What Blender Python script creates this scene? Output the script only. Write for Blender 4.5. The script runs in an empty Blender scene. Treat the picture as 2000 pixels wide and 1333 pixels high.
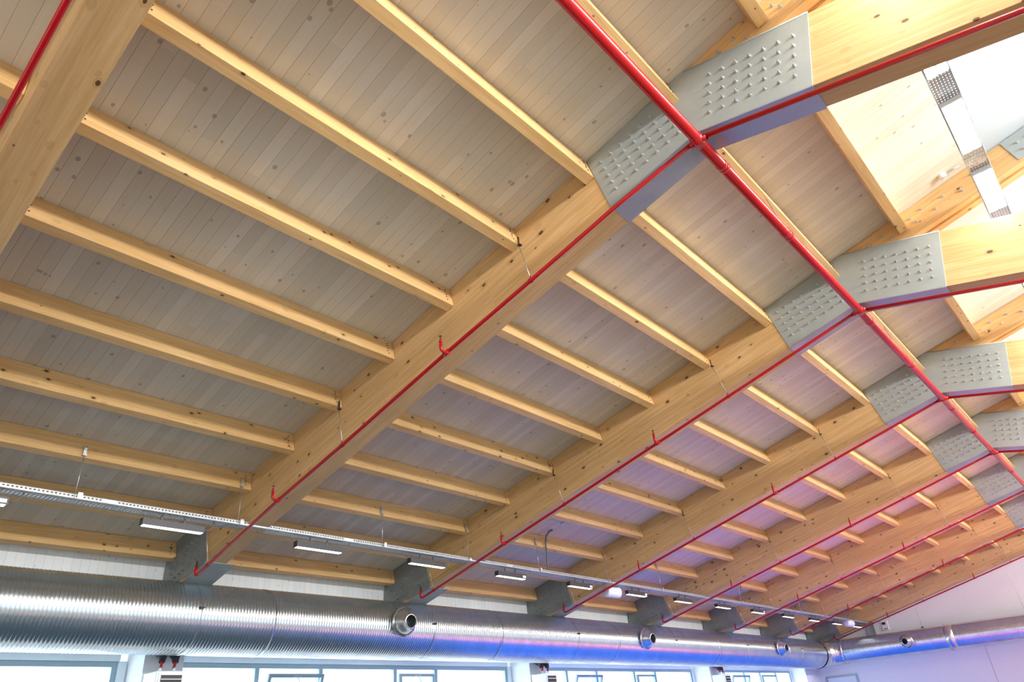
import bpy, math, random
import numpy as np
from mathutils import Vector, Matrix
sc = bpy.context.scene
COL = sc.collection
random.seed(7)
PI = math.pi

# ------------------------------------------------------------------ camera
cam = bpy.data.cameras.new('camera')
cam.sensor_width = 36.0
cam.lens = 36.0 * 1344.83 / 2000.0
cam.clip_start, cam.clip_end = 0.05, 200
co = bpy.data.objects.new('camera', cam)
COL.objects.link(co)
MR = Matrix(((0.73703017, 0.38581086, 0.55492027),
             (0.67150218, -0.32493054, -0.66596168),
             (-0.07662470, 0.86346403, -0.49855645)))
co.matrix_world = Matrix.Translation((0, 0, 1.6)) @ MR.to_4x4()
sc.camera = co

# ------------------------------------------------------------------ view, world, big lights
sc.view_settings.view_transform = 'Standard'
sc.view_settings.look = 'None'
sc.view_settings.gamma = 1.0
sc.view_settings.exposure = -0.22
sc.view_settings.use_curve_mapping = False
wd = bpy.data.worlds.new('sky'); sc.world = wd
wd.use_nodes = True
bg = wd.node_tree.nodes['Background']
bg.inputs[0].default_value = (0.86, 0.94, 1.0, 1)
bg.inputs[1].default_value = 2.2

def area(name, loc, rot, sx, sy, power, col, spread=180):
    l = bpy.data.lights.new(name, 'AREA'); l.shape = 'RECTANGLE'
    l.size, l.size_y, l.energy, l.color = sx, sy, power, col
    l.spread = math.radians(spread)
    o = bpy.data.objects.new(name, l); COL.objects.link(o)
    o.location = loc; o.rotation_euler = rot
    return o
# daylight through the window strip of the left wall and the glazing of the right wall
for (y0, y1) in ((-4.6, 5.3), (6.1, 15.3), (16.1, 25.4), (26.1, 34.5)):
    area('daylight_left', (-14.2, (y0 + y1) / 2, 2.68), (0, -PI / 2, 0), 1.0, y1 - y0, 190, (0.80, 0.92, 1.0))
for (y0, y1) in ((-4.6, 5.3), (6.1, 15.3), (16.1, 25.4), (26.1, 34.5)):
    area('daylight_right', (11.0, (y0 + y1) / 2, 3.6), (0, PI / 2, 0), 5.8, y1 - y0, 50, (0.96, 0.97, 1.0))
# unseen light band added at the right, shaped to streak the purlins; one per bay
for k in range(-1, 7):
    area('light_band', (5.5, 5.4334 + (k - 1) * 5 + 2.68, 7.90), (0, math.radians(90), 0), .8, 4.3, 400, (1.0, 0.965, 0.92), 100)
# added fill light inside the near end wall, brightens the near rafter faces
area('fill_front', (-2.0, -6.3, 2.4), (PI / 2, 0, 0), 15, 3.6, 300, (1.0, 0.97, 0.92))
# added light fields imitating glow off the coloured floor: a wide blue one, a narrow red line, a pink wash beside it
area('floor_fill_blue', (-9.4, 24.4, 0.06), (PI, 0, 0), 5.6, 21.4, 235, (0.004, 0.16, 1.0))
area('floor_fill_blue', (1.0, 32.7, 0.06), (PI, 0, 0), 15, 4.8, 190, (0.004, 0.16, 1.0))
area('floor_fill_red', (-6.2, 21.5, 0.06), (PI, 0, 0), .75, 15.5, 120, (1.0, 0.06, 0.04))
area('floor_fill_red', (1.0, 29.7, 0.06), (PI, 0, 0), 15, .9, 150, (1.0, 0.06, 0.04))
area('floor_fill_pink', (-3.2, 24.5, 0.06), (PI, 0, 0), 4.0, 8.5, 270, (1.0, 0.30, 0.62))
area('floor_fill_violet', (-4.6, 14.8, 0.06), (PI, 0, 0), 2.2, 3.0, 80, (0.30, 0.40, 1.0))

# ------------------------------------------------------------------ constants (metres)
A, B = 0.24141, 0.24388            # roof pitch, pitch of the falling branch
XN, ZN = -1.7403, 6.9749           # underside of the frame at the bend
W, D, HP = 0.3598, 0.8732, 0.3117  # rafter width / depth, purlin depth
S1, DS, WP = 1.2033, 1.2518, 0.1326
Y1, SP = 5.4334, 5.0
GW = 0.9001
KS = list(range(0, 8))
ca, sa, cb, sb = math.cos(A), math.sin(A), math.cos(B), math.sin(B)
YW = 35.81
XW = -13.2
def YK(k): return Y1 + (k - 1) * SP
def L(s, n, y=0.0):                # s down the slope from the bend, n square to the roof
    return Vector((XN - s * ca - n * sa, y, ZN - s * sa + n * ca))
def Rr(t, n, y=0.0):
    return Vector((XN + t * cb + n * sb, y, ZN - t * sb + n * cb))

# ------------------------------------------------------------------ node helpers
class NT:
    def __init__(s, name):
        m = bpy.data.materials.new(name); m.use_nodes = True
        s.m = m; s.t = m.node_tree; s.t.nodes.clear()
        s.out = s.n('ShaderNodeOutputMaterial')
    def n(s, ty, **kw):
        x = s.t.nodes.new(ty)
        for k, v in kw.items(): setattr(x, k, v)
        return x
    def lk(s, a, b): s.t.links.new(a, b)
    def set(s, sock, v):
        if isinstance(v, bpy.types.NodeSocket): s.lk(v, sock)
        else: sock.default_value = v
    def math(s, op, a, b=0.0, c=0.0, clamp=False):
        x = s.n('ShaderNodeMath', operation=op); x.use_clamp = clamp
        s.set(x.inputs[0], a); s.set(x.inputs[1], b); s.set(x.inputs[2], c)
        return x.outputs[0]
    def mix(s, f, a, b, mode='MIX'):
        x = s.n('ShaderNodeMix', data_type='RGBA', blend_type=mode)
        s.set(x.inputs[0], f); s.set(x.inputs[6], a); s.set(x.inputs[7], b)
        return x.outputs[2]
    def obj(s, scale=(1, 1, 1), rnd=False):
        tc = s.n('ShaderNodeTexCoord'); mp = s.n('ShaderNodeMapping')
        s.lk(tc.outputs['Object'], mp.inputs[0]); mp.inputs['Scale'].default_value = scale
        if rnd:
            oi = s.n('ShaderNodeObjectInfo'); cx = s.n('ShaderNodeCombineXYZ')
            v = s.math('MULTIPLY', oi.outputs['Random'], 91.7)
            s.lk(v, cx.inputs[0]); s.lk(v, cx.inputs[1]); s.lk(v, cx.inputs[2])
            s.lk(cx.outputs[0], mp.inputs['Location'])
        return mp.outputs[0]
    def sep(s, v):
        x = s.n('ShaderNodeSeparateXYZ'); s.lk(v, x.inputs[0]); return x.outputs
    def noise(s, v, scale, detail=3, rough=.5, dist=0.0):
        x = s.n('ShaderNodeTexNoise'); s.lk(v, x.inputs['Vector'])
        x.inputs['Scale'].default_value = scale; x.inputs['Detail'].default_value = detail
        x.inputs['Roughness'].default_value = rough; x.inputs['Distortion'].default_value = dist
        return x.outputs[0]
    def ramp(s, f, a, b, lo=0.0, hi=1.0):
        x = s.n('ShaderNodeMapRange'); s.set(x.inputs[0], f)
        x.inputs[1].default_value = a; x.inputs[2].default_value = b
        x.inputs[3].default_value = lo; x.inputs[4].default_value = hi
        return x.outputs[0]
    def bsdf(s, col, rough=.5, metal=0.0, bump=None, bs=.2, bd=.01, spec=.5, coat=0.0):
        b = s.n('ShaderNodeBsdfPrincipled')
        s.set(b.inputs['Base Color'], col); s.set(b.inputs['Roughness'], rough)
        s.set(b.inputs['Metallic'], metal); b.inputs['Specular IOR Level'].default_value = spec
        b.inputs['Coat Weight'].default_value = coat
        if bump is not None:
            bn = s.n('ShaderNodeBump'); s.lk(bump, bn.inputs['Height'])
            bn.inputs['Strength'].default_value = bs; bn.inputs['Distance'].default_value = bd
            s.lk(bn.outputs[0], b.inputs['Normal'])
        s.lk(b.outputs[0], s.out.inputs[0])
        return b

def wood(name, axis, light, dark, lam=True, knot=(0.085, 0.03, 0.01), kd=6.2, kr=.155, rough=.5):
    """glued timber; the grain runs along local axis 0 (x) or 1 (y); lamellas stack in z"""
    t = NT(name)
    st = [1.0, 1.0, 1.0]; st[axis] = .05
    v = t.obj(tuple(st), True)
    n1 = t.noise(v, 26, 4, .6, .6)
    sl = [1.0, 1.0, 1.0]; sl[axis] = .25
    v2 = t.obj(tuple(sl), True)
    n2 = t.noise(v2, 2.2, 2, .5)
    c = t.mix(t.ramp(n1, .35, .68), light + (1,), dark + (1,))
    c = t.mix(t.ramp(n2, .3, .7, 0, .35), c, tuple(x * .80 for x in dark) + (1,))
    o = t.sep(t.obj())
    if lam:
        q = t.math('DIVIDE', o[2], .04)
        fl = t.math('FLOOR', q)
        fy = t.math('FLOOR', t.math('DIVIDE', o[axis], 3.1))
        wn = t.n('ShaderNodeTexWhiteNoise', noise_dimensions='2D')
        cx = t.n('ShaderNodeCombineXYZ'); t.lk(fl, cx.inputs[0]); t.lk(fy, cx.inputs[1]); t.lk(cx.outputs[0], wn.inputs['Vector'])
        c = t.mix(t.ramp(wn.outputs[0], 0, 1, 0, .34), c, (.47, .27, .095, 1))
        fr = t.math('FRACT', q)
        ln = t.math('LESS_THAN', fr, .045)
        c = t.mix(t.math('MULTIPLY', ln, .32), c, (.20, .11, .035, 1))
    sk = [1.0, 1.0, 1.0]; sk[axis] = .62
    v3 = t.obj(tuple(sk), True)
    vo = t.n('ShaderNodeTexVoronoi'); t.lk(v3, vo.inputs['Vector']); vo.inputs['Scale'].default_value = kd
    sp = t.n('ShaderNodeSeparateColor'); t.lk(vo.outputs['Color'], sp.inputs[0])
    thr = t.math('MULTIPLY', sp.outputs[0], kr)
    k = t.math('LESS_THAN', vo.outputs['Distance'], thr)
    ring = t.math('LESS_THAN', vo.outputs['Distance'], t.math('MULTIPLY', thr, 2.0))
    c = t.mix(t.math('MULTIPLY', ring, .30), c, tuple(x * .6 for x in dark) + (1,))
    c = t.mix(t.math('MULTIPLY', k, .92), c, knot + (1,))
    t.bsdf(c, rough, 0, n1, .08, .004, spec=.35)
    return t.m

GL_L, GL_D = (.79, .545, .285), (.63, .38, .155)
M = {}
M['glulam_x'] = wood('glulam_rafter_wood', 0, GL_L, GL_D)
M['pine_y'] = wood('purlin_wood', 1, (.80, .545, .27), (.66, .40, .155), lam=False, kd=7.0, kr=.14)

def plank_mat(name, ya, w, base, tint, knotc, gap, off=0.0, warm=(.66, .52, .36)):
    """whitewashed boards w wide; ya = local axis across the boards, boards run along axis 0"""
    t = NT(name)
    o = t.sep(t.obj())
    q = t.math('DIVIDE', t.math('ADD', o[ya], off), w)
    row = t.math('FLOOR', q); fr = t.math('FRACT', q)
    wn = t.n('ShaderNodeTexWhiteNoise', noise_dimensions='1D'); t.lk(row, wn.inputs['W'])
    al = 0 if ya == 1 else 2
    sh = t.math('MULTIPLY', wn.outputs[0], 4.3)
    col2 = t.math('FLOOR', t.math('DIVIDE', t.math('ADD', o[al], sh), 4.6))
    cx = t.n('ShaderNodeCombineXYZ'); t.lk(row, cx.inputs[0]); t.lk(col2, cx.inputs[1])
    w2 = t.n('ShaderNodeTexWhiteNoise', noise_dimensions='2D'); t.lk(cx.outputs[0], w2.inputs['Vector'])
    sc_ = [1.0, 1.0, 1.0]; sc_[al] = .05
    v = t.obj(tuple(sc_)); cv = t.n('ShaderNodeCombineXYZ')
    vm = t.n('ShaderNodeVectorMath', operation='ADD'); t.lk(v, vm.inputs[0])
    t.lk(t.math('MULTIPLY', row, 3.17), cv.inputs[0]); t.lk(cv.outputs[0], vm.inputs[1])
    n1 = t.noise(vm.outputs[0], 24, 4, .6, .7)
    c = t.mix(w2.outputs[0], base + (1,), tint + (1,))
    c = t.mix(t.ramp(n1, .42, .72, 0, .42), c, warm + (1,))
    n2 = t.noise(t.obj((.5, .5, .5)), 1.3, 2)
    c = t.mix(t.ramp(n2, .35, .7, 0, .25), c, warm + (1,))
    sk = [1.0, 1.0, 1.0]; sk[al] = .75
    v3 = t.obj(tuple(sk))
    vo = t.n('ShaderNodeTexVoronoi'); t.lk(v3, vo.inputs['Vector']); vo.inputs['Scale'].default_value = 6.8
    sp = t.n('ShaderNodeSeparateColor'); t.lk(vo.outputs['Color'], sp.inputs[0])
    thr = t.math('MULTIPLY', t.math('POWER', sp.outputs[0], 1.3), .175)
    k = t.ramp(t.math('SUBTRACT', vo.outputs['Distance'], thr), -.02, .012, 1, 0)
    c = t.mix(t.math('MULTIPLY', k, .62), c, knotc + (1,))
    e = t.math('MINIMUM', fr, t.math('SUBTRACT', 1.0, fr))
    ln = t.math('LESS_THAN', e, .014)
    wd_ = t.ramp(wn.outputs[0], 0, 1, .25, .85)
    c = t.mix(t.math('MULTIPLY', ln, wd_), c, gap + (1,))
    t.bsdf(c, .55, 0, t.ramp(e, 0, .03), .25, .004, spec=.3)
    return t.m
M['deck'] = plank_mat('whitewashed_deck', 1, .14, (.715, .69, .615), (.59, .57, .495), (.25, .21, .17), (.16, .11, .07), warm=(.64, .53, .375))
M['cladding'] = plank_mat('white_boards', 1, .135, (.88, .93, .97), (.80, .86, .90), (.60, .62, .62), (.30, .33, .35), warm=(.80, .84, .86))

def metal(name, a, b, rough, metallic, sc_=6, rr=.12, bump=0.0, spec=.5):
    t = NT(name)
    v = t.obj((1, 1, 1), True)
    n = t.noise(v, sc_, 5, .62, .4)
    c = t.mix(t.ramp(n, .3, .7), a + (1,), b + (1,))
    r = t.ramp(n, .3, .7, rough - rr / 2, rough + rr / 2)
    t.bsdf(c, r, metallic, n if bump else None, bump, .003, spec=spec)
    return t.m
def plain(name, col, rough=.5, metallic=0.0, spec=.5, coat=0.0):
    t = NT(name)
    n = t.noise(t.obj((1, 1, 1), True), 9, 3)
    c = t.mix(t.ramp(n, .3, .7, 0, .10), col + (1,), tuple(x * .75 for x in col) + (1,))
    t.bsdf(c, rough, metallic, spec=spec, coat=coat)
    return t.m
M['galv'] = metal('galvanised_plate', (.41, .465, .475), (.35, .40, .41), .48, .35, 2.2, .10)
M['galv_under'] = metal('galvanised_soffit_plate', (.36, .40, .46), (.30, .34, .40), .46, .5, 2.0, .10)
M['galv_shaded'] = metal('shaded_bracket_steel', (.30, .33, .33), (.23, .26, .26), .5, .35, 2.5, .1)  # galvanised steel darkened: the shade at the eaves is put into the colour
M['zinc'] = metal('zinc_bolt', (.66, .68, .70), (.50, .53, .56), .32, .8, 40, .2)
M['bolt_shaded'] = metal('shaded_bolt', (.36, .38, .38), (.22, .24, .24), .42, .6, 40, .2)  # zinc bolt darkened to sit with the painted shade of the eave plates
M['dark_screw'] = plain('dark_screw', (.10, .09, .08), .5, .6)
M['duct'] = metal('spiral_duct_steel', (.66, .74, .79), (.52, .60, .66), .215, .95, 2.4, .08)
M['duct_light'] = metal('spun_steel', (.76, .76, .73), (.62, .63, .62), .27, .92, 5, .08)
M['duct_inside'] = plain('duct_inside', (.10, .12, .13), .55, .5)
M['red'] = plain('red_pipe_paint', (.44, .003, .006), .30, .0, .45, .12)
M['red_dark'] = plain('red_joint_paint', (.36, .006, .012), .34, .0, .5, .2)
M['rod'] = metal('threaded_rod', (.60, .62, .63), (.45, .48, .50), .35, .8, 60, .2)
M['black'] = plain('black_steel', (.035, .035, .04), .45, .4)
M['housing'] = plain('anthracite_housing', (.045, .048, .058), .42, .3)
M['housing_light'] = plain('grey_lamp_housing', (.42, .44, .47), .4, .4)
M['white'] = plain('white_plastic', (.80, .80, .80), .42)
M['plaster'] = plain('white_plaster', (.80, .81, .83), .85, 0, .2)
M['pier'] = plain('grey_pier_panel', (.50, .56, .60), .7, 0, .3)
M['frame'] = plain('grey_window_frame', (.30, .40, .46), .4, .3)
M['frame_light'] = plain('white_window_lining', (.72, .80, .86), .5)
M['unit'] = plain('heater_casing', (.70, .76, .78), .4, .1)
M['cable'] = plain('grey_cable', (.14, .15, .17), .5)
M['lilac'] = plain('pale_speaker', (.78, .76, .86), .45)

def emit(name, col, strength):
    t = NT(name); e = t.n('ShaderNodeEmission')
    e.inputs[0].default_value = col + (1,); e.inputs[1].default_value = strength
    t.lk(e.outputs[0], t.out.inputs[0]); return t.m
M['lamp'] = emit('lamp_diffuser', (1.0, .93, .80), 5.0)
M['lamp_hi'] = emit('bright_lamp_diffuser', (1.0, .955, .88), 60.0)
M['lcd'] = plain('dark_display', (.02, .02, .02), .3)

def glass():
    t = NT('window_glass')
    tr = t.n('ShaderNodeBsdfTransparent'); gl = t.n('ShaderNodeBsdfGlossy'); gl.inputs['Roughness'].default_value = .02
    tr.inputs[0].default_value = (.93, .97, .98, 1)
    mx = t.n('ShaderNodeMixShader'); mx.inputs[0].default_value = .07
    t.lk(tr.outputs[0], mx.inputs[1]); t.lk(gl.outputs[0], mx.inputs[2]); t.lk(mx.outputs[0], t.out.inputs[0])
    return t.m
M['glass'] = glass()
def opal():
    t = NT('opal_rooflight')
    tl = t.n('ShaderNodeBsdfTranslucent'); tl.inputs[0].default_value = (.66, .70, .72, 1)
    df = t.n('ShaderNodeBsdfDiffuse'); df.inputs[0].default_value = (.62, .66, .68, 1)
    mx = t.n('ShaderNodeMixShader'); mx.inputs[0].default_value = .5
    t.lk(tl.outputs[0], mx.inputs[1]); t.lk(df.outputs[0], mx.inputs[2]); t.lk(mx.outputs[0], t.out.inputs[0])
    return t.m
M['opal'] = opal()

def perforated(name, ax, pitch, wid, fill, col=(.42, .46, .50)):
    """steel sheet with a grid of slots: real see-through openings"""
    t = NT(name)
    o = t.sep(t.obj())
    a = t.math('FRACT', t.math('DIVIDE', o[1], pitch))
    b = t.math('FRACT', t.math('DIVIDE', o[ax], wid))
    sa_ = t.math('COMPARE', a, .5, fill[0]); sb_ = t.math('COMPARE', b, .5, fill[1])
    hole = t.math('MULTIPLY', sa_, sb_)
    n = t.noise(t.obj(), 12, 4)
    c = t.mix(t.ramp(n, .3, .7), col + (1,), tuple(x * .75 for x in col) + (1,))
    p = t.n('ShaderNodeBsdfPrincipled'); t.lk(c, p.inputs['Base Color']); p.inputs['Metallic'].default_value = .5
    p.inputs['Roughness'].default_value = .42
    tr = t.n('ShaderNodeBsdfTransparent')
    mx = t.n('ShaderNodeMixShader'); t.lk(hole, mx.inputs[0]); t.lk(p.outputs[0], mx.inputs[1]); t.lk(tr.outputs[0], mx.inputs[2])
    t.lk(mx.outputs[0], t.out.inputs[0])
    return t.m
M['tray_bottom'] = perforated('perforated_tray_base', 0, .05, .034, (.26, .20))
M['tray_side'] = perforated('slotted_tray_side', 2, .05, .07, (.28, .13), (.46, .50, .56))

def floor_mat():
    t = NT('sports_floor')
    o = t.sep(t.obj())
    far = t.math('GREATER_THAN', o[1], 13.5)
    blue = t.math('MULTIPLY', far, t.math('LESS_THAN', o[0], -6.4))
    red = t.math('MULTIPLY', far, t.math('COMPARE', o[0], -6.0, .4))
    n = t.noise(t.obj(), .9, 3)
    c = t.mix(t.ramp(n, .3, .7), (.55, .49, .42, 1), (.48, .43, .37, 1))
    dk = t.math('MULTIPLY', t.math('LESS_THAN', o[0], -4.0), t.math('SUBTRACT', 1.0, far))
    c = t.mix(dk, c, (.03, .075, .12, 1))
    c = t.mix(blue, c, (.008, .17, .88, 1))
    c = t.mix(red, c, (.80, .10, .08, 1))
    t.bsdf(c, .5)
    return t.m
M['floor'] = floor_mat()

# ------------------------------------------------------------------ mesh helpers
class MB:
    def __init__(s): s.v = []; s.f = []; s.sm = []
    def add(s, vs, fs, smooth=False):
        o = len(s.v); s.v += [tuple(p) for p in vs]
        s.f += [tuple(i + o for i in f) for f in fs]; s.sm += [smooth] * len(fs)
        return s
    def box(s, a, b, mat=None):
        (x0, y0, z0), (x1, y1, z1) = a, b
        vs = [Vector(p) for p in ((x0, y0, z0), (x1, y0, z0), (x1, y1, z0), (x0, y1, z0), (x0, y0, z1), (x1, y0, z1), (x1, y1, z1), (x0, y1, z1))]
        if mat: vs = [mat @ p for p in vs]
        return s.add(vs, [(0, 3, 2, 1), (4, 5, 6, 7), (0, 1, 5, 4), (1, 2, 6, 5), (2, 3, 7, 6), (3, 0, 4, 7)])
    def prism(s, poly, y0, y1):
        """poly in x,z (counter-clockwise seen from -y); thickness along y"""
        n = len(poly)
        vs = [(x, y0, z) for x, z in poly] + [(x, y1, z) for x, z in poly]
        fs = [tuple(range(n)), tuple(range(2 * n - 1, n - 1, -1))]
        fs += [(i, i + n, (i + 1) % n + n, (i + 1) % n) for i in range(n)]
        return s.add(vs, fs)
    def tube(s, pts, r, seg=16, cap=True, smooth=True):
        pts = [Vector(p) for p in pts]; n = len(pts)
        rs = r if isinstance(r, (list, tuple)) else [r] * n
        T = []
        for i in range(n):
            d = pts[min(i + 1, n - 1)] - pts[max(i - 1, 0)]
            T.append(d.normalized())
        up = Vector((0, 0, 1)) if abs(T[0].z) < .9 else Vector((1, 0, 0))
        u = T[0].cross(up).normalized(); vs = []
        for i in range(n):
            u = (u - T[i] * u.dot(T[i])).normalized(); w = T[i].cross(u)
            for j in range(seg):
                a = 2 * PI * j / seg
                vs.append(pts[i] + (u * math.cos(a) + w * math.sin(a)) * rs[i])
        fs = [(i * seg + j, i * seg + (j + 1) % seg, (i + 1) * seg + (j + 1) % seg, (i + 1) * seg + j) for i in range(n - 1) for j in range(seg)]
        s.add(vs, fs, smooth)
        if cap:
            o = len(s.v) - n * seg
            s.f.append(tuple(o + j for j in range(seg - 1, -1, -1))); s.sm.append(False)
            s.f.append(tuple(o + (n - 1) * seg + j for j in range(seg))); s.sm.append(False)
        return s
    def lathe(s, prof, origin, axis, seg=40, smooth=True):
        """prof = (distance along axis, radius)"""
        axis = Vector(axis).normalized(); up = Vector((0, 0, 1)) if abs(axis.z) < .9 else Vector((1, 0, 0))
        u = axis.cross(up).normalized(); w = axis.cross(u); O = Vector(origin)
        vs = [O + axis * h + (u * math.cos(2 * PI * j / seg) + w * math.sin(2 * PI * j / seg)) * r for h, r in prof for j in range(seg)]
        n = len(prof)
        fs = [(i * seg + j, i * seg + (j + 1) % seg, (i + 1) * seg + (j + 1) % seg, (i + 1) * seg + j) for i in range(n - 1) for j in range(seg)]
        return s.add(vs, fs, smooth)
    def mesh(s, name, mat):
        me = bpy.data.meshes.new(name); me.from_pydata(s.v, [], s.f)
        me.polygons.foreach_set('use_smooth', s.sm); me.materials.append(mat); me.update()
        return me
    def build(s, name, mat, parent=None, loc=(0, 0, 0), rot=(0, 0, 0), bevel=0.0):
        o = bpy.data.objects.new(name, s.mesh(name, mat)); COL.objects.link(o)
        o.parent = parent; o.location = loc; o.rotation_euler = rot
        if bevel:
            b = o.modifiers.new('bevel', 'BEVEL'); b.width = bevel; b.segments = 1; b.limit_method = 'ANGLE'
        return o
def inst(me, name, parent=None, loc=(0, 0, 0), rot=(0, 0, 0)):
    o = bpy.data.objects.new(name, me); COL.objects.link(o)
    o.parent = parent; o.location = loc; o.rotation_euler = rot
    return o
def empty(name, loc=(0, 0, 0), rot=(0, 0, 0)):
    o = bpy.data.objects.new(name, None); COL.objects.link(o); o.location = loc; o.rotation_euler = rot
    o.empty_display_size = .1
    return o
def tag(o, label, cat, group=None):
    o['label'] = label; o['category'] = cat
    if group: o['group'] = group
    return o
def struct(o): o['kind'] = 'structure'; return o
ORD = ['nearest', 'second', 'third', 'fourth', 'fifth', 'sixth', 'seventh', 'farthest']
ORDN = ['zeroth', 'first', 'second', 'third', 'fourth', 'fifth', 'sixth', 'seventh', 'eighth', 'ninth', 'tenth', 'eleventh', 'twelfth', 'thirteenth', 'fourteenth']
def FR(k): return ['frame cut off at upper left', 'first full frame', 'second full frame', 'third full frame', 'fourth full frame', 'fifth full frame', 'sixth full frame', 'last frame at end wall'][k]

# ------------------------------------------------------------------ room shell
YB = -6.5
XR = 10.2
m = MB(); m.box((XW - 1.2, YB - .3, -.3), (XR + .6, YW + .3, 0)); struct(m.build('floor', M['floor']))
UPR = 3.95                                    # up-slope distance of the ridge from the bend
SK0, SK1 = 2.42, 3.93                         # opal rooflight in the deck
DTH = .14
# left roof deck, up to the rooflight
m = MB(); m.prism([(-12.35, D + .004), (SK0, D + .004), (SK0, D + DTH), (-12.35, D + DTH)], YB - .2, YW + .2)
struct(m.build('ceiling', M['deck'], None, (XN, 0, ZN), (0, -A, 0)))
m = MB(); m.prism([(SK0 + .002, D + .02), (SK1, D + .02), (SK1, D + .06), (SK0 + .002, D + .06)], YB - .2, YW + .2)
struct(m.build('window_9', M['opal'], None, (XN, 0, ZN), (0, -A, 0)))
rx, rz = XN + UPR * ca - D * sa, ZN + UPR * sa + D * ca
m = MB(); m.prism([(0, 0), (9.6, 0), (9.6, DTH), (-.02, DTH)], YB - .2, YW + .2)
struct(m.build('ceiling', M['deck'], None, (rx, 0, rz), (0, .06, 0)))
# walls
m = MB()
ZT = 3.42
piers = [(-4.635, -3.955), (5.365, 6.045), (15.365, 16.045), (25.365, 26.045)]
m.box((XW - .30, YB, ZT), (XW, YW + .01, 6.2))
struct(m.build('wall_left', M['plaster']))
m = MB(); m.box((XW, YB, 3.60), (XW + .022, YW - .02, 5.08)); struct(m.build('trim_1', M['cladding']))
m = MB(); m.box((XW - 1.0, YB, 0), (XW, YW, 2.15)); struct(m.build('wall_left', M['plaster']))
m = MB(); m.box((XW - 1.0, YB, ZT), (XW - .3, YW, ZT + .3)); struct(m.build('wall_left', M['plaster']))
for a0, b0 in piers + [(34.3, YW)]:
    m = MB(); m.box((XW - 1.0, a0, 2.15), (XW, b0, ZT)); struct(m.build('wall_left', M['plaster']))
m = MB(); m.box((XW - 1.2, YW, 0), (XR + .4, YW + .3, 10)); struct(m.build('wall_back', M['plaster']))
m = MB(); m.box((XW - 1.2, YB - .3, 0), (XR + .4, YB, 10)); struct(m.build('wall_front', M['plaster']))
m = MB(); m.box((XR, YB, 0), (XR + .3, YW, .4)); m.box((XR, YB, 6.5), (XR + .3, YW, 8.55)); struct(m.build('wall_right', M['plaster']))
m = MB()
m.box((-6.21, YW - .012, 0), (-6.19, YW, 3.45)); struct(m.build('trim_2', M['pier']))
m = MB()
m.box((-12.9, YW - .05, 2.0), (-11.5, YW, 2.93)); struct(m.build('window_8', M['frame']))
m = MB(); m.box((-12.82, YW - .055, 2.0), (-11.58, YW - .04, 2.85)); struct(m.build('window_8', M['frame_light']))

# window strips
XP = XW - .7
def win_frame(n, y0, y1, bars, ztop=3.19, zb=2.15):
    fr = MB(); t = .09
    fr.box((XP - .04, y0, ztop), (XP + .04, y1, ztop + .085))
    fr.box((XP - .04, y0, zb), (XP + .04, y1, zb + t))
    ys = [y0 + t / 2] + bars + [y1 - t / 2]
    for yb in ys: fr.box((XP - .035, yb - t / 2, zb + t), (XP + .035, yb + t / 2, ztop))
    o = struct(fr.build('window_%d' % n, M['frame']))
    g = MB(); g.box((XP - .012, y0, zb), (XP - .004, y1, ztop)); g.build('pane', M['glass'], o)
    h = MB(); h.box((XP - .08, y0 - .02, ztop + .09), (XP + .06, y1 + .02, ZT)); h.build('head_lining', M['frame_light'], o)
    j = MB()
    for yy in (y0 - .14, y1): j.box((XP - .08, yy, zb), (XP + .06, yy + .14, ztop + .09))
    j.build('side_lining', M['frame_light'], o)
    return o
wins = [(1, -3.80, 5.20, [-1.0, 1.2]), (2, 6.20, 15.20, [7.85, 9.33, 11.35, 12.62]), (3, 16.20, 25.20, [17.8, 19.3, 21.4, 22.7]), (4, 26.20, 34.15, [27.8, 29.5, 31.0, 32.6])]
wobj = {}
for n, a0, b0, bars in wins: wobj[n] = win_frame(n, a0, b0, bars)
def sash(par, y0, y1, tilt, ztop=3.10, zb=2.26):
    h = ztop - zb
    m = MB(); t = .06
    m.box((-.03, y0, h - t), (.03, y1, h)); m.box((-.03, y0, 0), (.03, y1, t))
    m.box((-.03, y0, t), (.03, y0 + t, h - t)); m.box((-.03, y1 - t, t), (.03, y1, h - t))
    s = m.build('sash', M['frame'], par, (XP + .06, 0, zb), (0, tilt, 0))
    g = MB(); g.box((-.006, y0 + t, t), (.006, y1 - t, h - t)); g.build('sash_pane', M['glass'], s)
    c = (y0 + y1) / 2
    q = MB(); q.box((.03, c - .10, h - .05), (.045, c + .10, h - .02)); q.tube([(.05, c, h - .035), (.10, c + .02, h - .12), (.09, c + .06, h - .22)], .010, 8)
    q.build('window_handle', M['zinc'], s)
sash(wobj[2], 7.95, 9.22, .30); sash(wobj[2], 11.45, 12.52, .0)
sash(wobj[3], 17.9, 19.2, .30); sash(wobj[3], 21.5, 22.6, .0)
sash(wobj[4], 27.9, 29.4, .30); sash(wobj[4], 31.1, 32.5, .0)
# right-hand glazing, out of the picture
for n, (a0, b0) in zip((5, 6, 7), ((-4.0, 8.5), (9.5, 22.0), (23.0, 35.0))):
    m = MB()
    m.box((XR + .1, a0, .4), (XR + .2, b0, .5)); m.box((XR + .1, a0, 6.4), (XR + .2, b0, 6.5))
    for i in range(6):
        yy = a0 + (b0 - a0 - .08) * i / 5; m.box((XR + .1, yy, .5), (XR + .2, yy + .08, 6.4))
    o = struct(m.build('window_%d' % n, M['frame'])); g = MB(); g.box((XR + .14, a0, .4), (XR + .15, b0, 6.5)); g.build('pane', M['glass'], o)

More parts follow.
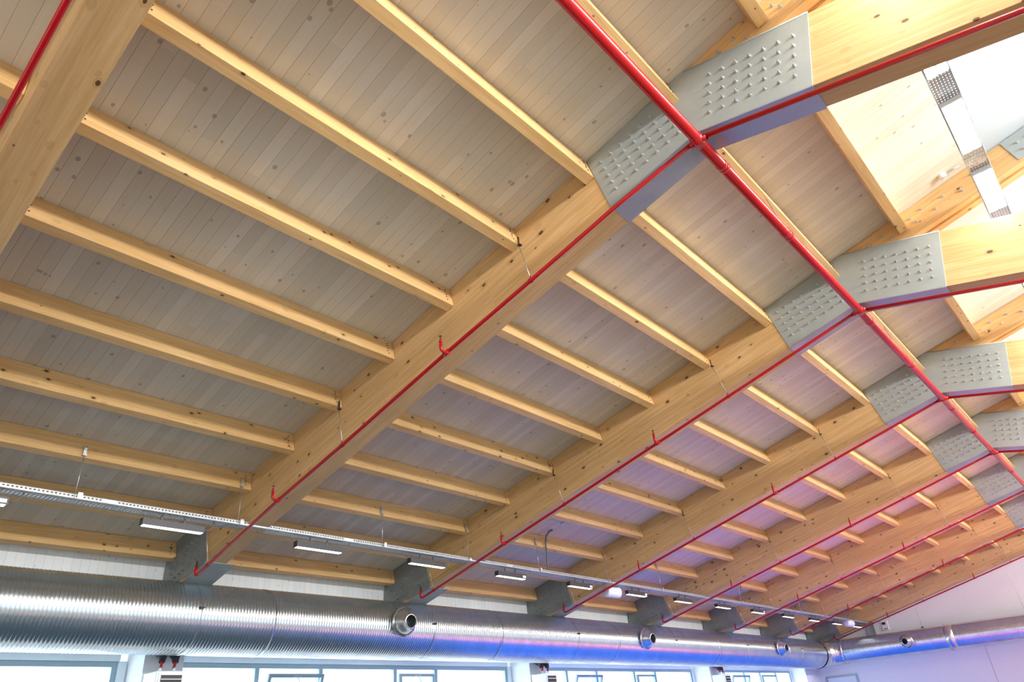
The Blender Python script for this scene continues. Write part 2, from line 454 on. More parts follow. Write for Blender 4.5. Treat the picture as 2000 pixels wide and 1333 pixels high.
# ------------------------------------------------------------------ roof frames
E_S = 11.40
EP = 10.14
bolt = MB()
bolt.lathe([(0, .019), (-.004, .019)], (0, 0, 0), (0, 1, 0), 12, False); bolt.v = []; bolt.f = []; bolt.sm = []
bolt.lathe([(0.0, .0), (0.0, .024), (-.004, .024), (-.004, .0)], (0, 0, 0), (0, 1, 0), 14, False)
bolt.lathe([(-.004, .0175), (-.020, .0175), (-.021, .0085), (-.040, .0085), (-.040, 0)], (0, 0, 0), (0, 1, 0), 6, False)
BOLT = bolt.mesh('bolt', M['zinc']); BOLT_SHADED = bolt.mesh('bolt', M['bolt_shaded'])
PL = .012
def poly_plate(name, poly, y0, y1, mat, par, rot=(0, 0, 0)):
    m = MB(); m.prism(poly, y0, y1); return m.build(name, mat, par, (0, 0, 0), rot, .0015)
def toL(p):      # world xz -> rafter frame
    dx, dz = p[0] - XN, p[1] - ZN
    return (dx * ca + dz * sa, -dx * sa + dz * ca)
for k in KS:
    y = YK(k)
    dscr = FR(k)
    # lower rafter
    m = MB(); m.prism([(-EP - 1.2, 0), (-.003, 0), (D * math.tan(A) - .003, D), (-EP - 1.2, D)], 0, W)
    o = m.build('glulam_rafter', M['glulam_x'], None, (XN, y, ZN), (0, -A, 0), .004)
    tag(o, 'long sloping glulam rafter left of the ridge plate, %s' % dscr, 'rafter', 'lower glulam rafters')
    # falling branch beyond the bend
    def toR(x, z): return (x * cb - z * sb, x * sb + z * cb)
    zk = (D - .002) / ca                       # deck height above the bend
    tx = GW / cb - zk                          # where the beam top leaves the deck
    xk = tx / (math.tan(A) + math.tan(B))
    m = MB(); m.prism([toR(.003, 0), (12.0, 0.0), (12.0, GW), toR(xk, zk + xk * math.tan(A)), toR(.003, zk)], 0, W)
    o = m.build('glulam_branch_beam', M['glulam_x'], None, (XN, y, ZN), (0, B, 0), .004)
    tag(o, 'deep glulam beam falling to the right of the ridge plate, %s' % dscr, 'beam', 'falling glulam beams')
    # upper rafter above the branch
    def brtop(n):   # up-slope position where the branch top crosses height n
        # point on branch top: N + GW*nv + t*v
        best = None
        v = Vector((cb, -sb)); nv = Vector((sb, cb)); U = Vector((ca, sa)); Nn = Vector((-sa, ca))
        t = (n - GW * nv.dot(Nn)) / v.dot(Nn)
        return (nv * GW + v * t).dot(U)
    nlo = .42
    m = MB()
    u0, u1 = brtop(D) + .02, brtop(nlo) + .02
    yy0 = .012
    m.prism([(u0, D), (u1, nlo), (UPR - .12, nlo), (UPR - .02, D)], yy0, yy0 + .12)
    u1b = brtop(nlo + .05) + .02
    m.prism([(u0, D), (u1b, nlo + .05), (UPR - .12, nlo + .05), (UPR - .02, D)], yy0 + .12, yy0 + .19)
    m.prism([(u0, D), (u1, nlo), (UPR - .12, nlo), (UPR - .02, D)], yy0 + .19, yy0 + .33)
    o = m.build('upper_rafter', M['glulam_x'], None, (XN, y, ZN), (0, -A, 0), .003)
    tag(o, 'twin-ply upper rafter rising behind the bent plate, %s' % dscr, 'rafter', 'upper rafters')
    if k > 0:
        for (s_, n_) in ((.65, .722), (.84, .727), (.945, .597), (1.31, .70), (1.35, .60), (1.51, .737), (1.65, .593), (1.83, .70), (2.05, .60), (2.3, .72)):
            if n_ < .62 and s_ < 1.2 or s_ > u0: inst(BOLT, 'bolt', o, (s_, yy0, n_))
    # end plate on the upper rafter
    r0 = empty('ridge_plate', (XN, y, ZN), (0, -A, 0))
    m = MB(); m.prism([(2.80, .475), (3.80, .475), (3.90, D - .01), (2.80, D - .01)], 0, yy0); m.build('side_plate', M['galv'], r0)
    for i in range(6):
        for j in range(2): inst(BOLT, 'bolt', r0, (2.95 + i * .147, 0, .58 + j * .14))
    tag(r0, 'pale steel plate at right end of upper rafter, %s' % dscr, 'steel plate', 'ridge plates')
    # bent steel plate at the bend
    g = empty('bent_gusset', (XN, y, ZN))
    P = []
    for p in (L(1.198, 0), Vector((XN, 0, ZN)), Rr(1.197, 0), Rr(1.19, GW)): P.append((p.x - XN, p.z - ZN))
    q = L(-.257, D - .008); P.append((q.x - XN, q.z - ZN))
    q = L(1.193, D - .008); P.append((q.x - XN, q.z - ZN))
    poly_plate('side_plate', P, -PL, 0, M['galv'], g)
    # folded rim along the top of the right half
    a1, a2 = Rr(1.19, GW) - Vector((XN, 0, ZN)), L(-.257, D - .01) - Vector((XN, 0, ZN))
    m = MB(); m.tube([(a1.x, -PL, a1.z), (a2.x, -PL, a2.z)], .010, 8)
    a3 = L(.05, D - .012) - Vector((XN, 0, ZN)); m.tube([(a2.x, -PL, a2.z), (a3.x, -PL, a3.z)], .008, 8)
    m.build('weld_seam', M['galv'], g)
    m = MB()
    b0_, b1_ = L(1.198, -PL) - Vector((XN, 0, ZN)), L(1.198, 0) - Vector((XN, 0, ZN))
    n0, n1 = (0, -PL / math.cos(A)), (0, 0)
    c0_, c1_ = Rr(1.197, -PL) - Vector((XN, 0, ZN)), Rr(1.197, 0) - Vector((XN, 0, ZN))
    m.prism([(b0_.x, b0_.z), n0, (c0_.x, c0_.z), (c1_.x, c1_.z), n1, (b1_.x, b1_.z)], -PL, W + .01)
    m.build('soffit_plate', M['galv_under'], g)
    if k > 0:
        for i in range(7):
            for j in range(5):
                n_ = .172 + j * .1245; s_ = .149 + i * .149
                p = L(s_, n_) - Vector((XN, 0, ZN)); inst(BOLT, 'bolt', g, (p.x, -PL, p.z), (0, -A, 0))
                p = Rr(s_ - .004, n_ + .015) - Vector((XN, 0, ZN)); inst(BOLT, 'bolt', g, (p.x, -PL, p.z), (0, B, 0))
    tag(g, 'bent galvanised gusset plate with two bolt grids, %s' % dscr, 'steel plate', 'bent gusset plates')
    # eave bracket
    if k > 0:
        e = empty('eave_bracket', (XN, y, ZN), (0, -A, 0))
        wv = Vector((-sa, ca))  # world up in rafter frame is (sin, cos)
        x_low = -EP - 1.0
        def wl(x, z):   # world x, z -> rafter frame
            return toL((x, z))
        P = [(-EP, 0.0), (-EP, .90), (-11.20, D), (-11.21, .56), wl(-13.14, 4.86), wl(-13.14, 4.415), wl(-12.28, 4.415)]
        P = P[::-1]
        m = MB(); m.prism([(a_, c_) for a_, c_ in P][::-1][::-1], -PL, 0); m.build('side_plate', M['galv_shaded'], e)
        m = MB(); m.prism([(-11.15, -PL), (-EP, -PL), (-EP, 0), (-11.15, 0)], -PL, W + .16); m.build('soffit_plate', M['galv_shaded'], e)
        for i in range(8):
            for j in range(4): inst(BOLT_SHADED, 'bolt', e, (-(10.32 + i * .146), -PL, .19 + j * .125))
        tag(e, 'grey bolted steel eave bracket above the duct, %s' % dscr, 'steel bracket', 'eave brackets')

# ------------------------------------------------------------------ purlins
screw = MB(); screw.lathe([(0, .0), (0, .009), (.006, .009), (.010, .004), (.010, 0)], (0, 0, 0), (1, 0, 0), 8, False)
SCREW = screw.mesh('screw', M['dark_screw'])
pur_me = {}
def purlin_mesh(ln):
    key = round(ln, 3)
    if key not in pur_me:
        m = MB(); m.box((-WP, 0, D - HP), (0, ln, D)); pur_me[key] = m.mesh('purlin', M['pine_y'])
    return pur_me[key]
def bay_name(k):
    return {-1: 'corner bay at upper left', 0: 'big nearest bay', 1: 'bay behind first full frame', 2: 'bay behind second full frame',
            3: 'bay behind third full frame', 4: 'bay behind fourth full frame', 5: 'bay behind fifth full frame', 6: 'bay next to end wall'}[k]
for k in range(-1, 7):
    y0 = YK(k) + W if k >= 0 else YB
    y1 = YK(k + 1)
    for j in range(-1, 10):
        sx = -(S1 + (j - 1) * DS)
        if j == -1: sx = 1.205
        o = inst(purlin_mesh(y1 - y0 - .004), 'purlin', None, (XN, y0 + .002, ZN), (0, -A, 0))
        o.location = Vector((XN, y0 + .002, ZN)) + Vector((sx * ca, 0, sx * sa))
        b_ = o.modifiers.new('bevel', 'BEVEL'); b_.width = .005; b_.segments = 1
        if j == -1: w_ = 'pine purlin between upper rafters,'
        elif j == 0: w_ = 'pine ridge purlin beside thick red pipe,'
        else: w_ = 'pine purlin, %s below the ridge pipe,' % ORDN[j]
        tag(o, '%s %s' % (w_, bay_name(k)), 'purlin', 'roof purlins')
        if k in (0, 1, 2):
            ln = y1 - y0
            for q_ in range(5): inst(SCREW, 'screw', o, (0, ln - .10 - (q_ % 2) * .012, D - HP + .07 + q_ * .045))
            if k == 0:
                for q_ in range(5): inst(SCREW, 'screw', o, (0, .10 - (q_ % 2) * .012, D - HP + .07 + q_ * .045))

# ------------------------------------------------------------------ sprinkler pipes
def smooth_path(pts, n=6):
    out = []
    for i in range(len(pts)):
        out.append(pts[i])
    return out
def sprinkler_head(par, base, up=.10):
    m = MB(); x, y, z = base
    m.lathe([(0, .017), (.03, .017), (.03, .024), (.045, .024), (.045, .016), (.075, .014), (.10, .008)], base, (0, 0, 1), 12)
    m.build('sprinkler_cap', M['red_dark'], par)
    d = MB(); d.lathe([(.100, .004), (.118, .004), (.118, .022), (.122, .022), (.122, 0)], base, (0, 0, 1), 12); d.build('deflector', M['dark_screw'], par)
PN = -.125
for k in KS:
    y = YK(k)
    def dy(s):
        if k == 1: return float(np.interp(s, [0, 1.1, 2.4, 4.0, 6.2, 7.8, 9.45, 10.3], [-.04, -.085, -.085, -.10, -.08, -.09, -.045, -.02]))
        if k == 0: return -.093
        return float(np.interp(s, [0, 10], [-.015, -.03]))
    r = empty('sprinkler_pipe', tuple(L(0.0, PN, y)))
    base = L(0.0, PN, y)
    def lp(s, n, d=0.0):
        v_ = L(s, n, y + dy(s) + d) - base; return (v_.x, v_.y, v_.z)
    m = MB(); ss = [.03, 1.1, 2.4, 3.2, 4.0, 6.2, 7.0, 7.8, 8.6, 9.45, 10.30]
    end = Vector(lp(10.42, PN)); m.tube([lp(s, PN) for s in ss] + [tuple(Vector(lp(10.38, PN))), tuple(end + Vector((-.035, 0, .02))), tuple(end + Vector((-.045, 0, .06))), tuple(end + Vector((-.045, 0, .12)))], .025, 14)
    m.build('pipe_run', M['red'], r)
    sprinkler_head(r, tuple(end + Vector((-.045, 0, .12))))
    for s in (3.95, 7.84):
        p = Vector(lp(s, PN)); m = MB()
        m.tube([p + Vector((.05 * ca, 0, .05 * sa)), p - Vector((.05 * ca, 0, .05 * sa))], .034, 12)
        m.tube([p, p + Vector((0, -.06, .0)), p + Vector((0, -.085, .012)), p + Vector((0, -.095, .04)), p + Vector((0, -.095, .10))], .021, 10)
        m.build('tee_elbow', M['red'], r); sprinkler_head(r, tuple(p + Vector((0, -.095, .09))))
    tag(r, 'thin red pipe under long left rafter, %s' % FR(k), 'sprinkler pipe', 'branch sprinkler pipes on the left slope')
    # falling right-hand branch
    r2 = empty('sprinkler_pipe', tuple(Rr(0, PN, y)))
    dyr = {0: -.05, 1: -.045, 2: .015}.get(k, -.02)
    b2 = Rr(0, PN, y)
    m = MB(); m.tube([tuple(Rr(.05, PN, y + dyr) - b2), tuple(Rr(11.9, PN, y + dyr) - b2)], .027, 14); m.build('pipe_run', M['red'], r2)
    tag(r2, 'thin red pipe under falling right beam, %s' % FR(k), 'sprinkler pipe', 'branch sprinkler pipes on the right')
    # hangers
    if k > 0:
        for s, w_ in ((2.44, 'upper'), (6.21, 'middle'), (10.03, 'lower')):
            bot = L(s, PN + .02, y + dy(s))
            if s < 10: top = L(s - .01, .50, y - .075)
            else: top = L(s + .02, .92 if False else .75, y - .06)
            h = empty('pipe_hanger', tuple(top)); rel = bot - top
            m = MB(); m.tube([(0, 0, 0), tuple(rel)], .0055 if s < 10 else .009, 8); m.build('threaded_rod', M['rod'], h)
            m = MB(); m.box((-.012, -.02, -.012), (.035, .025, .0)); m.box((.0 - .004, -.014, 0), (.004, .014, .13))
            m.build('clip', M['black'], h)
            m = MB(); m.lathe([(-.018, .032), (.018, .032)], tuple(rel + Vector((0, 0, -.02))), (ca, 0, sa), 16); m.tube([tuple(rel + Vector((0, 0, 0))), tuple(rel + Vector((0, 0, .045)))], .010, 8)
            m.build('pipe_ring', M['red'], h)
            tag(h, '%s rod hanger holding the thin red pipe, %s' % (w_, FR(k)), 'hanger', 'pipe hangers')

# main ridge pipe
XPp, ZPp, RP = -1.745, 6.835, .058
rp = empty('ridge_pipe', (XPp, 0, ZPp))
m = MB(); m.tube([(0, YB + .3, 0), (0, YW - .1, 0)], RP, 24); m.build('pipe_run', M['red'], rp)
for yj in (5.95, 7.65, 10.9, 13.15, 16.1, 18.1, 20.1, 22.6, 25.9, 28.9):
    m = MB(); m.lathe([(-.05, RP), (-.05, RP + .005), (-.004, RP + .005), (-.004, RP + .001), (.004, RP + .001), (.004, RP + .005), (.05, RP + .005), (.05, RP)], (0, yj, 0), (0, 1, 0), 24)
    m.build('pipe_coupling', M['red'], rp)
for k in KS:
    y = YK(k) - .035
    m = MB(); m.lathe([(-.07, RP), (-.07, RP + .008), (.07, RP + .008), (.07, RP)], (0, y, 0), (0, 1, 0), 24)
    m.lathe([(.03, .036), (.10, .036), (.10, .027)], (0, y, 0), (-ca, 0, -sa), 16); m.lathe([(.03, .036), (.10, .036), (.10, .027)], (0, y, 0), (cb, 0, -sb), 16)
    m.build('pipe_tee', M['red'], rp)
tag(rp, 'thick red main pipe running along the ridge under the bent plates', 'main pipe')
for k in range(0, 7):
    yh = YK(k) + W + 1.95 if k else 3.0
    top = L(-.02, .56, yh)
    h = empty('pipe_hanger', tuple(top)); m = MB(); m.tube([(0, 0, 0), (XPp - top.x, 0, ZPp - top.z)], .006, 8); m.build('threaded_rod', M['rod'], h)
    m = MB(); m.lathe([(-.02, RP + .006), (.02, RP + .006)], (XPp - top.x, 0, ZPp - top.z), (0, 1, 0), 20); m.build('pipe_ring', M['red'], h)
    tag(h, 'short hanger between ridge purlin and thick red pipe, %s' % bay_name(k), 'hanger', 'ridge pipe hangers')

# ------------------------------------------------------------------ ducts
def spiral(name, cen, axis, u, w, length, rad, P=.171, ribs=3, seg=72, mat='duct', h=.0042, parent=None):
    """helically ribbed tube: one strip of ribs, P = pitch"""
    pr = P / ribs
    ph = np.array([0, .10, .16, .22, .32]); ht = np.array([0, .7, 1, .7, 0]) * h
    n = int(length / pr)
    base = (np.arange(n)[:, None] + ph[None, :]).ravel() * pr
    hh = np.tile(ht, n)
    th = np.linspace(0, 2 * PI, seg + 1)
    Yv = base[:, None] + P * th[None, :] / (2 * PI) - P
    Yv = np.clip(Yv, 0, length)
    Rv = rad + hh[:, None] + 0 * th[None, :]
    cen, axis, u, w = map(np.array, (cen, axis, u, w))
    V = cen + Yv[..., None] * axis + Rv[..., None] * (np.cos(th)[None, :, None] * u + np.sin(th)[None, :, None] * w)
    nr = V.shape[0]; sg = seg + 1
    i = np.arange(nr - 1)[:, None]; j = np.arange(seg)[None, :]
    F = np.stack([i * sg + j, i * sg + j + 1, (i + 1) * sg + j + 1, (i + 1) * sg + j], -1).reshape(-1, 4)
    me = bpy.data.meshes.new(name)
    me.vertices.add(nr * sg); me.vertices.foreach_set('co', V.reshape(-1).astype(np.float32))
    me.loops.add(F.size); me.loops.foreach_set('vertex_index', F.reshape(-1).astype(np.int32))
    me.polygons.add(len(F)); me.polygons.foreach_set('loop_start', np.arange(0, F.size, 4, dtype=np.int32)); me.polygons.foreach_set('loop_total', np.full(len(F), 4, np.int32))
    me.polygons.foreach_set('use_smooth', np.ones(len(F), bool)); me.materials.append(M[mat]); me.update(calc_edges=True); me.validate()
    o = bpy.data.objects.new(name, me); COL.objects.link(o); o.parent = parent
    return o
XD, ZD, RD = -12.50, 3.80, .575
dm = empty('ventilation_duct', (0, 0, 0))
YD0, YD1 = -5.5, 34.15
spiral('duct_run', (XD, YD0, ZD), (0, 1, 0), (0, 0, 1), (-1, 0, 0), YD1 - YD0, RD, parent=dm)
RE = .485
CX, CY = XD + .98, 34.15
m = MB(); pts = []; rr = []
for i in range(25):
    a_ = PI - (PI / 2) * i / 24
    pts.append((CX + .98 * math.cos(a_), CY + .98 * math.sin(a_), ZD + .03 * i / 24))
    rib = .012 if i % 6 == 0 else 0
    rr.append(RD + (RE - RD) * i / 24 + rib)
m.tube(pts, rr, 48, cap=False); m.build('elbow', M['duct_light'], dm)
spiral('duct_run', (CX, CY + .98, ZD + .03), (1, 0, 0), (0, 0, 1), (0, 1, 0), 17.5, RE, parent=dm)
for yj in (1.2, 7.0, 13.0, 17.9, 24.0, 30.0):
    m = MB(); m.lathe([(-.03, RD), (-.03, RD + .008), (.03, RD + .008), (.03, RD)], (XD, yj, ZD), (0, 1, 0), 64); m.build('joint_band', M['duct'], dm)
m = MB(); m.lathe([(-.16, RE), (-.16, RE + .012), (.0, RE + .012), (.16, RE + .012), (.16, RE)], (-7.1, CY + .98, ZD + .03), (1, 0, 0), 64); m.build('joint_band', M['duct_light'], dm)
m = MB(); m.lathe([(-.05, RE), (-.05, RE + .02), (.05, RE + .02), (.05, RE)], (CX, CY + .98, ZD + .03), (1, 0, 0), 64); m.build('joint_band', M['duct_light'], dm)
tag(dm, 'big galvanised spiral duct along the left wall, turning along the end wall', 'duct')
# straps holding the duct
for i, yj in enumerate((.5, 5.63, 10.85, 16.0, 21.1, 26.2, 31.3)):
    h = empty('duct_strap', (XD, yj, ZD))
    m = MB(); m.lathe([(-.012, RD), (-.012, RD + .0065), (.012, RD + .0065), (.012, RD)], (0, 0, 0), (0, 1, 0), 64); m.build('band', M['duct'], h)
    a_ = math.radians(8)
    m = MB(); m.box((RD * math.cos(a_) - .0, -.03, RD * math.sin(a_) - .02), (RD * math.cos(a_) + .03, .03, RD * math.sin(a_) + .02))
    m.tube([(RD + .02, -.05, .085), (RD + .02, .05, .085)], .008, 8); m.build('clamp_bolt', M['black'], h)
    m = MB(); m.box((.02, -.03, RD), (.10, .03, RD + .05)); m.tube([(.06, -.02, RD + .04), (.06, -.02, RD + .20)], .006, 8); m.build('top_clip', M['galv'], h)
    tag(h, '%s strap clamped round the long duct, counted from the left' % ORDN[i] if i else 'strap round the duct at the left, outside the picture', 'strap', 'duct straps')
# jet nozzles
def nozzle(o, ax, label, sc_=1.0):
    r = empty('jet_nozzle', o)
    k_ = sc_
    m = MB(); m.lathe([(-.30, .245 * k_), (.02, .245 * k_), (.02, .29 * k_), (.035, .298 * k_), (.05, .29 * k_), (.06, .262 * k_), (.075, .262 * k_)], (0, 0, 0), ax, 48); m.build('collar', M['duct_light'], r)
    m = MB(); m.lathe([(.05, .258 * k_), (.07, .25 * k_), (.115, .232 * k_), (.17, .198 * k_), (.22, .165 * k_), (.26, .148 * k_), (.275, .145 * k_), (.275, .125 * k_)], (0, 0, 0), ax, 48); m.build('nozzle_cone', M['duct_light'], r)
    m = MB(); m.lathe([(.274, .125 * k_), (.12, .118 * k_), (.02, .10 * k_), (.02, 0)], (0, 0, 0), ax, 32); m.build('throat', M['duct_inside'], r)
    tag(r, label, 'air nozzle', 'jet nozzles'); return r
XNz = XD + RD + .06
nozzle((XNz, 9.92, 3.87), (1, -.08, -.12), 'round spun-metal air nozzle nearest the camera, on the long duct')
nozzle((XNz, 19.2, 3.86), (1, -.08, -.12), 'middle round air nozzle on the long duct')
nozzle((XNz, 28.9, 3.86), (1, -.08, -.12), 'last round air nozzle on the long duct, near its elbow')
nozzle((-8.72, CY + .98 - RE - .06, 3.86), (-.05, -1, -.05), 'dark-mouthed air nozzle on the duct along the end wall', .9)

# wires of the end duct
for x_, zt, l_ in ((-8.08, 6.2, 'left'), (-4.27, 7.02, 'right')):
    h = empty('suspension_wire', (x_, 35.13, zt)); m = MB(); m.tube([(0, 0, 0), (0, 0, ZD + .03 + RE - zt)], .006, 6); m.build('wire', M['rod'], h)
    m = MB(); m.box((-.04, -.02, ZD + .03 + RE - zt - .01), (.04, .02, ZD + .03 + RE - zt + .05)); m.build('clip', M['black'], h)
    tag(h, '%s long thin wire holding the duct on the end wall' % l_, 'wire')

# ------------------------------------------------------------------ cable tray with linear lamps (left)
TX0, TX1, TZ = -10.572, -10.30, 4.84
tr = empty('cable_tray', (TX1, 0, TZ))
m = MB(); m.box((TX0 - TX1, YB + .4, 0), (0, YW - .25, .0015)); m.build('tray_base', M['tray_bottom'], tr)
for x_ in (0, TX0 - TX1):
    m = MB(); m.box((x_ - .001, YB + .4, 0), (x_ + .001, YW - .25, .06)); m.build('side_rail', M['tray_side'], tr)
m = MB()
for z_, x_ in ((0, 0), (.06, 0), (0, TX0 - TX1), (.06, TX0 - TX1)): m.tube([(x_, YB + .4, z_), (x_, YW - .25, z_)], .005, 6)
m.build('rail_lip', M['galv'], tr)
for yj in (3.35, 7.35, 11.6, 15.6, 19.6, 23.6, 27.6): 
    m = MB(); m.box((-.004, yj - .09, .008), (.007, yj + .09, .052)); m.build('splice_plate', M['zinc'], tr)
tag(tr, 'long perforated steel cable tray with small lamps beneath, left side', 'cable tray')
ri = empty('tray_riser', (-10.3, YW - .05, 4.99)); m = MB(); m.box((-.15, -.02, -.72), (.15, .0, 0)); o_ = m.build('riser_base', M['galv'], ri)
m = MB(); m.box((-.155, -.06, -.72), (-.145, 0, 0)); m.box((.145, -.06, -.72), (.155, 0, 0)); m.build('side_rail', M['galv'], ri)
tag(ri, 'short upright cable tray on the end wall behind the duct', 'cable tray')
for i, yh in enumerate((.3, 2.9, 5.25, 8.1, 10.33, 12.6, 15.33, 17.9, 20.33, 22.9, 25.33, 27.9, 30.33, 32.9)):
    top = Vector((-10.318, yh, 5.50)); h = empty('tray_hanger', tuple(top))
    m = MB(); m.box((-.012, -.02, -.03), (.010, .02, .10)); m.box((-.012, -.025, -.05), (.03, .025, -.03)); m.build('clip', M['zinc'], h)
    m = MB(); m.tube([(.012, 0, -.04), (.022, 0, TZ + .01 - top.z)], .005, 6); m.build('threaded_rod', M['rod'], h)
    m = MB(); m.box((.005, .03, TZ - .004 - top.z), (.045, .09, TZ + .085 - top.z)); m.build('foot_bracket', M['zinc'], h)
    tag(h, '%s rod hanger of the left cable tray, counted from the left' % ORDN[i] if i else 'rod hanger of the left tray before the picture edge', 'hanger', 'tray hangers')
LAMPY = [1.28, 3.86, 6.38, 8.86, 11.31, 13.82, 16.33, 18.80, 21.31, 23.85, 26.4, 28.92, 31.42, 33.9]
hous = MB(); hous.box((-.055, 0, .008), (.055, .92, .105)); hous_me = hous.mesh('housing', M['housing'])
dif = MB(); dif.box((-.045, .02, 0), (.045, .90, .008)); dif_me = dif.mesh('diffuser', M['lamp'])
brk = MB(); brk.box((-.012, .27, .105), (.012, .285, .19)); brk_me = brk.mesh('lamp_bracket', M['cable'])
cb_ = MB(); cb_.tube([(.03, .92, .05), (.05, .99, .06), (.055, 1.04, .12), (.04, 1.06, .19)], .007, 8); cb_me = cb_.mesh('lamp_cable', M['cable'])
dr_ = MB(); dr_.box((.0555, .80, .025), (.058, .90, .075)); dr_me = dr_.mesh('type_plate', M['white'])
for i, yl in enumerate(LAMPY):
    r = empty('linear_lamp', (-10.435, yl, 4.65))
    inst(hous_me, 'housing', r); inst(dif_me, 'diffuser', r); inst(brk_me, 'lamp_bracket', r); inst(brk_me, 'lamp_bracket', r, (0, .34, 0)); inst(cb_me, 'lamp_cable', r)
    if i in (0, 4, 5, 6, 9): inst(dr_me, 'type_plate', r)
    tag(r, '%s small linear lamp under the left cable tray, counted from the left' % ORDN[i + 1], 'lamp', 'linear lamps under the left tray')
for yq, zt_, lb in ((23.2, 5.50, 'nearest'), (28.27, 5.50, 'middle'), (33.2, 5.50, 'farthest')):
    h = empty('drop_conduit', (-10.36, yq, TZ + .03)); m = MB(); m.tube([(0, 0, 0), (0, 0, .35), (.03, -.02, zt_ - TZ)], .014, 8); m.build('conduit_tube', M['cable'], h)
    m = MB(); m.box((-.02, -.02, .0), (.02, .02, .05)); m.build('conduit_clamp', M['black'], h)
    tag(h, '%s of three thin dark conduits dropping onto the left tray' % lb, 'conduit')
# speakers
for (px, py, pz, mt, lb) in ((-10.55, 15.95, 4.69, 'white', 'white round speaker hanging beside the red pipe under the left tray'), (-10.35, 33.3, 4.74, 'lilac', 'pale round speaker at the far end of the left tray')):
    s_ = empty('cylinder_speaker', (px, py, pz)); ax = Vector((.25, .95, -.05))
    m = MB(); m.lathe([(-.32, 0), (-.32, .12), (-.30, .135), (.10, .135), (.12, .13), (.12, 0)], (0, 0, 0), ax, 28); m.build('drum', M[mt], s_)
    m = MB(); m.box((-.02, -.12, .10), (.02, -.08, .20)); m.build('mount', M['rod'], s_)
    tag(s_, lb, 'speaker')
# flexible conduit from deck to tray
m = MB(); m.tube([(-10.33, 12.96, 4.9), (-10.32, 12.96, 5.1), (-10.30, 12.95, 5.35), (-10.28, 12.91, 5.52), (-10.24, 12.90, 5.66), (-10.18, 12.94, 5.76), (-10.12, 12.98, 5.795), (-10.09, 12.995, 5.80)], .02, 10)
cdt = empty('flexible_conduit', (0, 0, 0)); m.build('hose', M['cable'], cdt)
m = MB(); m.lathe([(0, .055), (-.05, .055), (-.055, 0)], tuple(L(8.05, D + .003, 12.99)), (-sa, 0, ca), 20); m.build('base', M['white'], cdt)
tag(cdt, 'bent grey conduit rising from the tray to a detector on the deck', 'conduit')

# ------------------------------------------------------------------ high tray with bright lamps (right)
HX0, HX1, HZ = .275, .525, 7.80
ht = empty('high_cable_tray', (HX0, 0, HZ))
m = MB(); m.box((0, YB + .4, 0), (HX1 - HX0, YW - .3, .0015)); m.build('tray_base', M['tray_bottom'], ht)
for x_ in (0, HX1 - HX0):
    m = MB(); m.box((x_ - .001, YB + .4, 0), (x_ + .001, YW - .3, .06)); m.build('side_rail', M['tray_side'], ht)
m = MB()
for x_ in (0, HX1 - HX0): m.tube([(x_, YB + .4, 0), (x_, YW - .3, 0)], .004, 6)
m.build('rail_lip', M['galv'], ht)
tag(ht, 'perforated steel tray at the right carrying the glaring double lamps', 'cable tray')
hb = MB(); hb.box((.012, 0, -.075), (.238, 1.10, -.004)); hb_me = hb.mesh('lamp_body', M['housing_light'])
hl = MB(); hl.box((-.042, .015, -.012), (.042, 1.085, 0)); hl_me = hl.mesh('lamp_tube', M['lamp_hi'])
yy = -5.4; i = 0
while yy < 34:
    y_ = yy
    r = empty('double_lamp', (HX0, y_, HZ))
    inst(hb_me, 'lamp_body', r); inst(hl_me, 'lamp_tube', r, (.066, 0, -.0755)); inst(hl_me, 'lamp_tube', r, (.184, 0, -.0755))
    n_ = round((y_ - 6.42) / 1.68)
    if y_ < 4: lb = 'glaring double lamp %s places before the picture edge under the high tray' % (['one', 'two', 'three', 'four', 'five', 'six', 'seven', 'eight'][min(7, int((6.4 - y_) / 1.68))])
    elif n_ == 0: lb = 'glaring double lamp peeping below the topmost beam at the right'
    elif n_ == 1: lb = 'upper of the two fully seen glaring double lamps at the right'
    elif n_ == 2: lb = 'lower of the two fully seen glaring double lamps at the right'
    else: lb = 'double lamp under the high tray, %s after the two fully seen ones' % (ORDN[n_ - 2] if 0 < n_ - 2 < 15 else 'one of those far')
    tag(r, lb, 'lamp', 'double lamps under the high tray')
    yy += 1.68; i += 1
for k in range(-1, 7):
    for dy_ in (1.0, 3.6):
        yh = YK(k) + W + dy_ if k >= 0 else YB + 1 + dy_
        top = L(-(.4 - XN) / ca - .2, D, yh)
        h = empty('tray_hanger', (.4, yh, HZ)); zt = ZN + (.4 - XN + D * sa) / ca * sa + D * ca - HZ
        m = MB(); m.tube([(0, 0, .002), (0, 0, zt)], .005, 6); m.build('threaded_rod', M['rod'], h)
        m = MB(); m.box((-.124, -.02, .002), (.124, .02, .012)); m.build('foot_bracket', M['galv'], h)
        tag(h, '%s short rod from deck to high lamp tray, %s' % ('nearer' if dy_ < 2 else 'farther', bay_name(k)), 'hanger', 'high tray hangers')
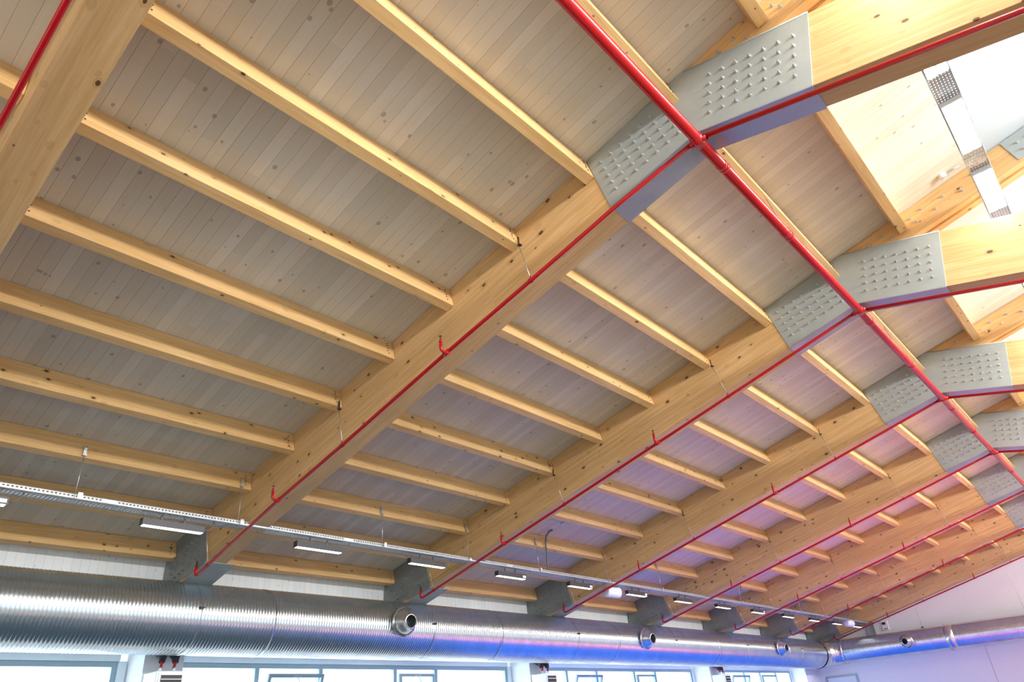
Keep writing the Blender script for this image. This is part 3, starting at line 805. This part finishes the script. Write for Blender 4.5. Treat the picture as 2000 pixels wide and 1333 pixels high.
# smoke detector
sd = empty('smoke_detector', tuple(L(-1.985, D + .003, 10.24)), (0, -A, 0))
m = MB(); m.lathe([(0, .062), (-.012, .062), (-.018, .055), (-.045, .048), (-.052, .035), (-.052, 0)], (0, 0, 0), (0, 0, 1), 28); m.build('detector_body', M['white'], sd)
m = MB(); m.box((-.03, -.004, -.054), (.03, .004, -.050)); m.build('detector_slot', M['black'], sd)
m = MB(); m.tube([(.06, .0, -.02), (.24, .01, -.03)], .010, 8); m.build('conduit_stub', M['rod'], sd)
tag(sd, 'white round smoke detector on the deck beside the bright lamps', 'smoke detector')

# ------------------------------------------------------------------ end wall sensor box
sb_ = empty('wall_sensor', (-9.70, YW, 4.69))
m = MB(); m.box((-.13, -.06, -.20), (.15, 0, .17)); m.build('sensor_case', M['white'], sb_, bevel=.01)
m = MB(); m.box((-.09, -.066, .02), (.06, -.058, .12)); m.build('display', M['lcd'], sb_)
m = MB(); m.box((-.06, -.066, -.165), (.10, -.058, -.135)); m.build('red_marking', M['red'], sb_)
tag(sb_, 'small white box with dark display on the end wall above the duct', 'sensor')

# ------------------------------------------------------------------ heaters on the piers
for i, (a0, b0) in enumerate(piers):
    if i == 0: continue
    yc = (a0 + b0) / 2 - .08
    r = empty('fan_heater', (XW, yc, 2.95))
    m = MB(); m.box((.02, -.24, -.62), (.50, .27, .06)); m.build('casing', M['unit'], r, bevel=.012)
    m = MB(); m.box((.500, -.20, -.60), (.512, .23, .03)); m.build('grille_frame', M['unit'], r)
    m = MB(); m.box((.508, -.16, -.58), (.514, .19, -.005)); m.build('grille_opening', M['black'], r)
    for q_ in range(6):
        m = MB(); m.box((-.016, -.165, -.003), (.016, .195, .003)); m.build('louvre_blade', M['unit'], r, (.53, 0, -.07 - q_ * .095), (0, .6, 0))
    for yy_, c_ in ((-.10, 1), (.13, 2)):
        v_ = MB(); v_.tube([(.30, yy_, .06), (.30, yy_, .13)], .028, 12); v_.build('valve_stub', M['zinc'], r)
        v_ = MB(); v_.tube([(.30, yy_, .13), (.30, yy_ + .01, .20), (.27, yy_ + .02, .25)], .028, 12); v_.build('valve_handle', M['red_dark'], r)
        v_ = MB(); v_.tube([(.28, yy_ + .02, .215), (.24, yy_ + .03, .30), (.06, yy_ + .03, .42)], [.05, .075, .075], 12); v_.build('pipe_insulation', M['black'], r)
    tag(r, '%s grey fan heater under the duct, on the wall pier, counted from the left' % ORDN[i], 'heater', 'fan heaters')
